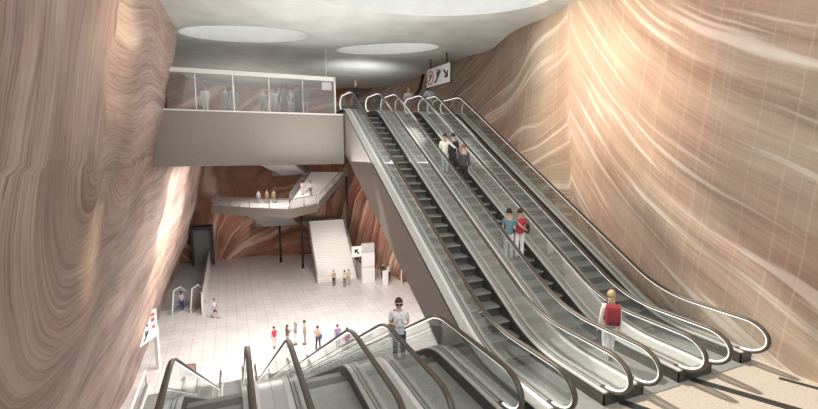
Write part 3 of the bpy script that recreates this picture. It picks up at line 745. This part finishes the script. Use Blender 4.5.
    lv = [(0,0,.585)]; lr = [(.084,.064)]; le = []
    for hp, kn, an in legj:
        lv.append(hp); lr.append((.057,.06)); le.append((0, len(lv)-1)); lv.append(kn); lr.append((.041,.043)); le.append((len(lv)-2, len(lv)-1))
        if not shorts: lv.append(tuple(Vector(an)+Vector((0,0,.01)))); lr.append((.033,.035)); le.append((len(lv)-2, len(lv)-1))
    o, me = skinmesh([S(p) for p in lv], le, [(a*h, b*h) for a, b in lr], 'trousers' if not shorts else 'shorts', lm, root, 1); PENDING.append((o, me, lm, root))
    hd = S((0,.018,.938)); hm = cloth(hair); q = MB()
    rr = .066*h
    prof = [(rr*1.0*math.cos(a), rr*1.12*math.sin(a)) for a in [math.radians(t) for t in (-12,5,25,45,65,82)]]
    q.lathe([(a*.86, b) for a, b in prof], (hd[0], hd[1]-.014*h, hd[2]+.006*h), 12, 1, 1.15)
    q.v = [(x, y, max(z, hd[2]+.024*h) if y > hd[1]+.012*h else z) for x, y, z in q.v]
    if hairstyle == 'long': q.tube([(0, hd[1]-.04*h, hd[2]+.01*h), (0, hd[1]-.058*h, hd[2]-.05*h), (0, hd[1]-.065*h, hd[2]-.13*h)], .042*h, 8, .025*h)
    elif hairstyle == 'tail': q.tube([(0, hd[1]-.05*h, hd[2]+.02*h), (0, hd[1]-.085*h, hd[2]-.03*h), (0, hd[1]-.07*h, hd[2]-.11*h)], .018*h, 7)
    q.build('hair', hm, root, smooth=True)
    if big:
        for s in (-1, 1):
            MB().lathe([(.001,-.006),(.006,0),(.001,.006)], (s*.019*h, hd[1]+.057*h, hd[2]+.003*h), 8).build('eye', M['black'], root)
            MB().lathe([(.002,-.014),(.009,-.004),(.009,.008),(.002,.014)], (s*.056*h, hd[1]-.002*h, hd[2]-.002*h), 8, .5, 1).build('ear', SK[skin], root, smooth=True)
        MB().add([(0,hd[1]+.078*h,hd[2]-.012*h),(-.009*h,hd[1]+.055*h,hd[2]-.014*h),(.009*h,hd[1]+.055*h,hd[2]-.014*h),(0,hd[1]+.056*h,hd[2]+.012*h)], [(0,1,2),(0,2,3),(0,3,1),(1,3,2)]).build('nose', SK[skin], root)
        MB().box(-.012*h, .012*h, hd[1]+.050*h, hd[1]+.059*h, hd[2]-.030*h, hd[2]-.026*h).build('mouth', cloth((.35,.12,.1)), root)
    sh_ = cloth(shoe)
    for hp, kn, an in legj:
        a = S(an); MB().hexa([(a[0]-.03*h, a[1]-.03*h, a[2]-.05*h), (a[0]+.03*h, a[1]-.03*h, a[2]-.05*h), (a[0]+.034*h, a[1]+.115*h, a[2]-.05*h), (a[0]-.026*h, a[1]+.115*h, a[2]-.05*h)],
                             [(a[0]-.024*h, a[1]-.026*h, a[2]-.005*h), (a[0]+.024*h, a[1]-.026*h, a[2]-.005*h), (a[0]+.026*h, a[1]+.10*h, a[2]-.026*h), (a[0]-.02*h, a[1]+.10*h, a[2]-.026*h)]).build('shoe', sh_, root, bevel=.006)
    return root
def world(root, p):
    r = root.rotation_euler.z; c, s = math.cos(r), math.sin(r)
    return (root.location.x + p[0]*c - p[1]*s, root.location.y + p[0]*s + p[1]*c, root.location.z + p[2])
def bag(root, p, size, col, name, label, strap=None):
    w, d, hh = size; loc = world(root, p); b = empty(name, loc, root.rotation_euler.z); tag(b, label, 'bag')
    MB().prism_y([(-w/2,0),(w/2,0),(w/2,hh*.75),(w*.38,hh),(-w*.38,hh),(-w/2,hh*.75)], -d/2, d/2).build('pouch', cloth(col), b, bevel=.02)
    if strap: MB().tube([(x, y, z) for x, y, z in strap], .015, 6).build('strap', cloth(tuple(c*.6 for c in col)), b)
    else: MB().tube([(-w*.3,0,hh*.95),(-w*.2,0,hh+.12),(w*.2,0,hh+.12),(w*.3,0,hh*.95)], .012, 6).build('handle', cloth(tuple(c*.6 for c in col)), b)
    return b

def uz(y): return (y-7.313)*T30            # walking line of the rising escalators
n_step = int(round((17.94-7.313)/.4)); r_u = 6.14/n_step; dyu = (17.94-7.313)/n_step
def on_step(y):                            # tread height and centre of the step at y
    i = int((y-7.313)/dyu); return 7.313+dyu*(i+.5), r_u*(i+.5)
# riders
w1 = person((7.38, 6.42, .018), -.62, 1.62, 'fair-haired woman in white top and trousers at the foot of the middle ascending escalator', (.78,.77,.74), (.74,.75,.78), (.42,.30,.17), 2, ('down','down'), .55, 'long', 'long', big=True, fem=True, group=None)
bp_ = empty('backpack', world(w1, (0, -.17, .96)), -.62); tag(bp_, 'red backpack on the back of the fair-haired woman', 'backpack')
MB().prism_x([(.07,0),(.09,.2),(.07,.38),(.0,.44),(-.08,.38),(-.13,.22),(-.14,.04),(-.08,-.02)], -.14, .14).build('main_bag', cloth((.26,.025,.035)), bp_, bevel=.03)
MB().prism_x([(-.12,.03),(-.11,.2),(-.15,.19),(-.18,.12),(-.18,.05)], -.11, .11).build('front_pocket', cloth((.15,.015,.025)), bp_, bevel=.015)
for s in (-1, 1): MB().tube([(s*.09,.06,.40),(s*.10,.14,.44),(s*.105,.27,.36),(s*.11,.27,.15),(s*.13,.10,.05)], .018, 6).build('shoulder_strap', cloth((.10,.02,.03)), bp_)
# man riding up on the descending bank
lu = lambda y: -(y-8.198)*(9.7/16.802)
m1 = person((3.62, 9.25, lu(9.25)-.04), PI*.9, 1.73, 'dark-haired man in sunglasses and white shirt riding up the right lower escalator', (.86,.86,.86), (.05,.06,.09), (.05,.035,.03), 2, ('bent','bent'), 0, 'short', 'short', big=True, group=None)
sgl = empty('sunglasses', world(m1, (0, .148, 1.62)), m1.rotation_euler.z); tag(sgl, 'black sunglasses on the man in the white shirt', 'sunglasses')
for s in (-1, 1):
    MB().prism_y([(s*.012,-.022),(s*.06,-.028),(s*.092,.0),(s*.085,.024),(s*.012,.022)], 0, .01).build('lens', M['black'], sgl)
    MB().box(min(s*.088, s*.094), max(s*.088, s*.094), -.12, .005, .004, .012).build('temple', M['black'], sgl)
MB().box(-.014, .014, 0, .008, .006, .012).build('bridge', M['black'], sgl)
bag(m1, (.20, -.02, .80), (.10,.30,.28), (.12,.12,.13), 'shoulder_bag', 'dark bag slung from the shoulder of the man in sunglasses', strap=[(-.02,.02,.26),(-.06,.05,.5),(-.09,.03,.66),(-.06,-.06,.5),(-.01,-.05,.26)])
bag(m1, (0, .26, .93), (.22,.06,.26), (.55,.65,.72), 'paper_bag', 'pale blue bag held in front by the man in sunglasses')
def rider(x, y, h, *a, **k):
    yy, z = on_step(y); return person((x, yy, z), k.pop('rz', -.35), h, *a, **k)
rider(7.22, 13.7, 1.47, 'man in cream shirt and pale jeans, high on the middle ascending escalator', (.72,.70,.62), (.50,.58,.66), (.03,.03,.03), 1, ('down','around'), 0, 'long')
rider(7.56, 13.9, 1.47, 'person in a black jacket beside the cream-shirted man', (.03,.03,.035), (.04,.04,.05), (.03,.02,.02), 0, ('down','down'), 0, 'long')
rider(7.55, 12.9, 1.52, 'man in a grey suit on the middle ascending escalator', (.085,.075,.085), (.03,.028,.03), (.22,.10,.07), 0, ('bent','down'), 0, 'long')
rider(7.22, 9.8, 1.50, 'person in a teal shirt and white trousers with an arm round a companion in red', (.14,.25,.29), (.80,.79,.76), (.04,.025,.02), 0, ('down','around'), 0, 'short')
r2 = rider(7.60, 9.8, 1.48, 'person in a crimson shirt and white trousers leaning on a companion in teal', (.45,.04,.08), (.80,.79,.77), (.06,.03,.02), 0, ('around','down'), 0, 'short', 'short', fem=True)
bag(r2, (.20, -.02, .80), (.10,.22,.26), (.03,.03,.03), 'handbag', 'black handbag at the side of the person in crimson')
# at the head of the escalators
person((5.62, 19.75, 6.14), PI, 1.70, 'person in black at the top of the left ascending escalator', (.03,.03,.035), (.03,.03,.035), (.35,.22,.12), 2, ('bent','down'), 0, 'long', fem=True)
person((8.55, 20.35, 6.14), PI*.9, 1.66, 'pale-clothed person at the head of the middle ascending escalator', (.62,.60,.58), (.4,.38,.36), (.35,.28,.2), 2, ('down','bent'), 0)
person((9.52, 19.9, 6.14), PI, 1.76, 'person in a pale blue shirt at the head of the right ascending escalator', (.70,.75,.85), (.6,.62,.68), (.10,.05,.04), 1, ('bent','hip'), 0)

H = -9.7
# hall crowd
def hp(x, y, h, label, top, legs, hair=(.05,.03,.02), rz=0, **k): return person((x, y, H), rz, h, label, top, legs, hair, group='people on the hall floor', **k)
hp(9.75, 43.9, 1.72, 'person in a tan shirt and black trousers, leftmost at the foot of the white staircase', (.50,.36,.20), (.03,.03,.03), (.30,.15,.06), 0, sleeve='short', arms=('hip','down'))
hp(10.75, 43.2, 1.78, 'person in a cream top and brown trousers, middle of the group at the white staircase', (.68,.62,.50), (.16,.11,.08), (.05,.03,.02), .2, arms=('down','bent'))
hp(11.3, 43.6, 1.74, 'person in a beige coat and grey trousers, right of the group at the white staircase', (.62,.52,.38), (.42,.38,.33), (.25,.13,.05), -.2)
wk = hp(-1.75, 39.2, 1.75, 'walker in a white top and dark shorts crossing the hall, a bag at the hip', (.72,.70,.74), (.12,.09,.09), (.12,.08,.16), -PI/2-.2, stride=.8, sleeve='short', shorts=True, arms=('swing','back'))
bag(wk, (.2, -.05, .85), (.12,.34,.28), (.42,.40,.46), 'shoulder_bag', 'grey bag at the hip of the lone walker')
hp(2.45, 31.3, 1.62, 'person in a red shirt and pale trousers walking alone, left of the chatting group', (.62,.04,.09), (.66,.60,.52), (.10,.05,.03), .4, stride=.4, sleeve='short', fem=True)
hp(3.35, 31.0, 1.72, 'long-haired person in dark brown, left of the three chatting', (.16,.11,.09), (.48,.42,.32), (.12,.07,.04), -1.2, hairstyle='long', fem=True, arms=('bent','phone'))
hp(3.95, 31.2, 1.74, 'blond person in a grey top and white trousers, middle of the three chatting', (.32,.33,.36), (.72,.70,.68), (.42,.33,.12), 1.3, arms=('bent','down'), hairstyle='tail', fem=True)
hp(4.6, 31.0, 1.86, 'tall person in a khaki shirt and trousers, right of the three chatting', (.46,.40,.32), (.36,.30,.22), (.03,.02,.02), 1.4, sleeve='short')
s1 = hp(5.35, 29.9, 1.72, 'shirtless person in black trousers walking with a blue bag', (.62,.42,.30), (.03,.03,.03), (.05,.04,.04), -.5, stride=.5, sleeve='short', arms=('bent','back'))
bag(s1, (.24, -.10, .78), (.12,.42,.32), (.05,.08,.28), 'duffel_bag', 'blue bag carried beside the walker in black trousers')
hp(6.75, 29.6, 1.72, 'person in a lilac shirt, left of the pair partly hidden by the handrail', (.33,.20,.42), (.16,.12,.2), (.12,.04,.03), 0, sleeve='short')
hp(7.3, 28.9, 1.66, 'person in a purple and grey top, right of the pair partly hidden by the handrail', (.26,.12,.22), (.2,.2,.22), (.06,.03,.02), .3)
hp(-4.55, 42.4, 1.78, 'dark-haired person in a pale vest and blue trousers between the two low escalator ends', (.50,.45,.48), (.04,.06,.22), (.03,.02,.03), 0, sleeve='short', fem=True, hairstyle='tail')
hp(15.9, 43.6, 1.78, 'person in black and white standing between the white escalator ends at the right', (.75,.74,.72), (.03,.03,.03), (.03,.02,.02), PI, arms=('bent','down'))
hp(15.45, 44.5, 1.74, 'person in a black coat behind the narrow white pillar', (.04,.035,.035), (.05,.04,.04), (.03,.02,.02), PI*.8)
# on the balcony and upper flight
for x, y, c, lb in ((3.05, 52.4, (.36,.36,.38), 'person in grey, left of the three on the balcony'), (3.95, 52.2, (.24,.17,.11), 'person in brown, middle of the three on the balcony'), (4.7, 52.0, (.28,.20,.12), 'person in tan brown, right of the three on the balcony')):
    person((x, y, -1.4), PI, 1.5, lb, c, c, (.1,.07,.05), 0, group='people on the balcony')
def fl(t, s):   # point on the upper flight
    a = Vector((6.4,51.0,-1.4)).lerp(Vector((9.9,56.2,1.95)), t); b = Vector((9.3,48.9,-1.4)).lerp(Vector((13.94,53.54,1.95)), t); return a.lerp(b, s)
p = fl(.225, .52); person((p.x, p.y, -1.4+3.35/20*5), -.6, 1.7, 'person in a white shirt climbing the upper flight above the balcony', (.82,.76,.74), (.2,.15,.14), (.10,.05,.03), 0, group=None)
p = fl(.225, .25); person((p.x, p.y, -1.4+3.35/20*5), -.6, 1.66, 'person in pale pink to the left of the climber in white', (.70,.52,.48), (.6,.5,.48), (.08,.04,.03), 0, group=None)
# crowd behind the glass screen
cr = [(-.95,25.2,(.78,.79,.80),(.7,.7,.7),'white-clad person, leftmost behind the glass screen'),
      (.02,25.6,(.20,.20,.21),(.2,.2,.2),'person in charcoal left of the first mullion behind the glass screen'),
      (.42,25.3,(.25,.25,.26),(.22,.22,.23),'person in dark grey beside the first mullion behind the glass screen'),
      (1.95,25.3,(.30,.30,.31),(.16,.16,.17),'person in mid grey just left of the second mullion behind the glass screen'),
      (2.45,25.5,(.26,.27,.28),(.2,.2,.2),'person in slate grey just right of the second mullion behind the glass screen'),
      (2.78,25.2,(.46,.46,.47),(.2,.2,.2),'person in a light grey top just right of the slate grey one behind the glass'),
      (3.5,25.4,(.48,.48,.50),(.2,.2,.22),'person in pale grey, left of the trio at the middle of the glass screen'),
      (3.78,25.7,(.3,.3,.3),(.15,.15,.16),'person in grey, centre of the trio at the middle of the glass screen')]
for k, (x, y, a, b, lb) in enumerate(cr):
    person((x, y, 6.5), [0,.3,PI,0,.4,-.5,PI,.2][k], 1.5+.04*(k % 3), lb, a, b, (.22,.2,.19), 0, group='crowd behind the glass screen')
cr2 = [(2.62,21.6,(.14,.14,.15),(.10,.10,.11),'person in dark grey carrying bags, near the third mullion behind the glass screen',.23),
       (3.25,21.5,(.18,.17,.18),(.13,.13,.14),'person in a dark coat with a large bag, left of the last mullion',0),
       (3.62,21.7,(.22,.22,.22),(.45,.45,.47),'person in grey with pale trousers next to the last mullion behind the glass',0)]
for k, (x, y, a, b, lb, d) in enumerate(cr2):
    q = person((x, y, 6.12), [0,.5,-.5][k], 1.62+.03*k, lb, a, b, (.2,.18,.17), 0, arms=('bag','bag'), group='crowd behind the glass screen')
    if k < 2: bag(q, (-.25, 0, .78), (.1,.26,.30), (.14,.13,.13), 'shopping_bag', ['dark bag carried by the person near the third mullion', 'large dark bag carried by the person in the dark coat'][k])
bake(PENDING)

# ------------------------------------------------------------------ light
def area(name, loc, size, power, col=(1,1,1), rot=(0,0,0), sy=None):
    l = bpy.data.lights.new(name, 'AREA'); l.size = size; l.energy = power; l.color = col
    if sy: l.shape = 'RECTANGLE'; l.size_y = sy
    o = bpy.data.objects.new(name, l); C.objects.link(o); o.location = loc; o.rotation_euler = rot; return o
def spot(name, loc, tgt, power, ang, col, blend=.8, r=.15):
    l = bpy.data.lights.new(name, 'SPOT'); l.energy = power; l.spot_size = math.radians(ang); l.spot_blend = blend; l.color = col; l.shadow_soft_size = r
    o = bpy.data.objects.new(name, l); C.objects.link(o); o.location = loc
    o.rotation_euler = (Vector(tgt)-Vector(loc)).to_track_quat('-Z', 'Y').to_euler(); return o
sun = bpy.data.lights.new('sun', 'SUN'); sun.energy = 4.0; sun.angle = math.radians(2); sun.color = (1,.95,.86)
so = bpy.data.objects.new('sun', sun); C.objects.link(so); so.rotation_euler = Vector((2.9,-6.4,-10.4)).to_track_quat('-Z', 'Y').to_euler()
W = bpy.data.worlds.new('sky'); bpy.context.scene.world = W; W.use_nodes = True
W.node_tree.nodes['Background'].inputs[0].default_value = (.97,.98,1,1); W.node_tree.nodes['Background'].inputs[1].default_value = 1.3
warm = (1,.88,.68)
def aim(loc, tgt): return (Vector(tgt)-Vector(loc)).to_track_quat('-Z', 'Y').to_euler()
area('hall_light', (4, 28, 3.9), 11, 2900, (1,.97,.94), (0,0,0), 10)
area('hall_light', (5, 43, 5.6), 7, 220, (1,.93,.86), (0,0,0), 6)
spot('balcony_fill', (4, 49, 3.6), (5, 50.5, -1.4), 1300, 110, (1,.96,.92))  # spot added to brighten the balcony, no fitting there
area('concourse_light', (2, 26.5, 8.8), 6, 150, (1,.98,.96), (0,0,0), 4)
area('front_fill', (1, -2, 9.5), 10, 200, (1,.98,.95), aim((1,-2,9.5), (6,14,4)), 3)  # added frontal fill behind the camera, not a source of the station
bpy.data.objects['front_fill'].data.spread = math.radians(95)
area('ceiling_fill', (4.0, 13, 4.2), 5, 330, (1,1,.98), (PI,0,0), 8)  # added fill floating in mid-air, brightens the ceiling from below
spot('wall_spot', (2.4, 23.5, 2.6), (-3.4, 26, .4), 2400, 68, (1,.80,.32), 1)
spot('stair_fill', (9, 42, 2.5), (11, 49, -7), 1300, 40, (1,.97,.93))  # extra spot put in to lift the white stairs
spot('wall_spot', (.6, 9.6, 1.0), (-2.7, 10.6, 2.6), 200, 44, (1,.88,.5), 1)
spot('wall_spot', (1.0, 11, 7.4), (-1.9, 11.6, 7.0), 260, 66, (1,.88,.6), 1)
spot('wall_spot', (4.2, 9.3, 8.2), (10.4, 9.8, 6.4), 1300, 72, warm, 1)
spot('ceiling_spot', (6.4, 21.2, 6.7), (6.7, 22.4, 9), 220, 120, (1,1,1))
spot('rock_spot', (3, 52, -2.6), (2.5, 60, -6.0), 900, 80, (1,.85,.75))
spot('rock_spot', (10, 40, 1), (15.5, 46, -4), 1200, 100, (1,.88,.8))

# ------------------------------------------------------------------ camera
f, th, ps, h, ro = 426.96, .1249, .3985, 4.6083, -.0029
F = Vector((math.sin(ps)*math.cos(th), math.cos(ps)*math.cos(th), -math.sin(th)))
R = Vector((math.cos(ps), -math.sin(ps), 0)); U = R.cross(F)
R2 = R*math.cos(ro)+U*math.sin(ro); U2 = -R*math.sin(ro)+U*math.cos(ro)
cam = bpy.data.cameras.new('camera'); cam.lens = 36*f/818; cam.sensor_width = 36; cam.clip_start = .05; cam.clip_end = 300
co = bpy.data.objects.new('camera', cam); C.objects.link(co)
co.matrix_world = Matrix(((R2.x,U2.x,-F.x,0),(R2.y,U2.y,-F.y,0),(R2.z,U2.z,-F.z,h),(0,0,0,1)))
sc = bpy.context.scene; sc.camera = co
sc.view_settings.view_transform = 'Standard'; sc.view_settings.look = 'None'; sc.view_settings.gamma = 1
sc.view_settings.exposure = .45
sc.cycles.max_bounces = 8; sc.cycles.diffuse_bounces = 4; sc.cycles.transparent_max_bounces = 24; sc.cycles.glossy_bounces = 3
sc.cycles.sample_clamp_indirect = 4
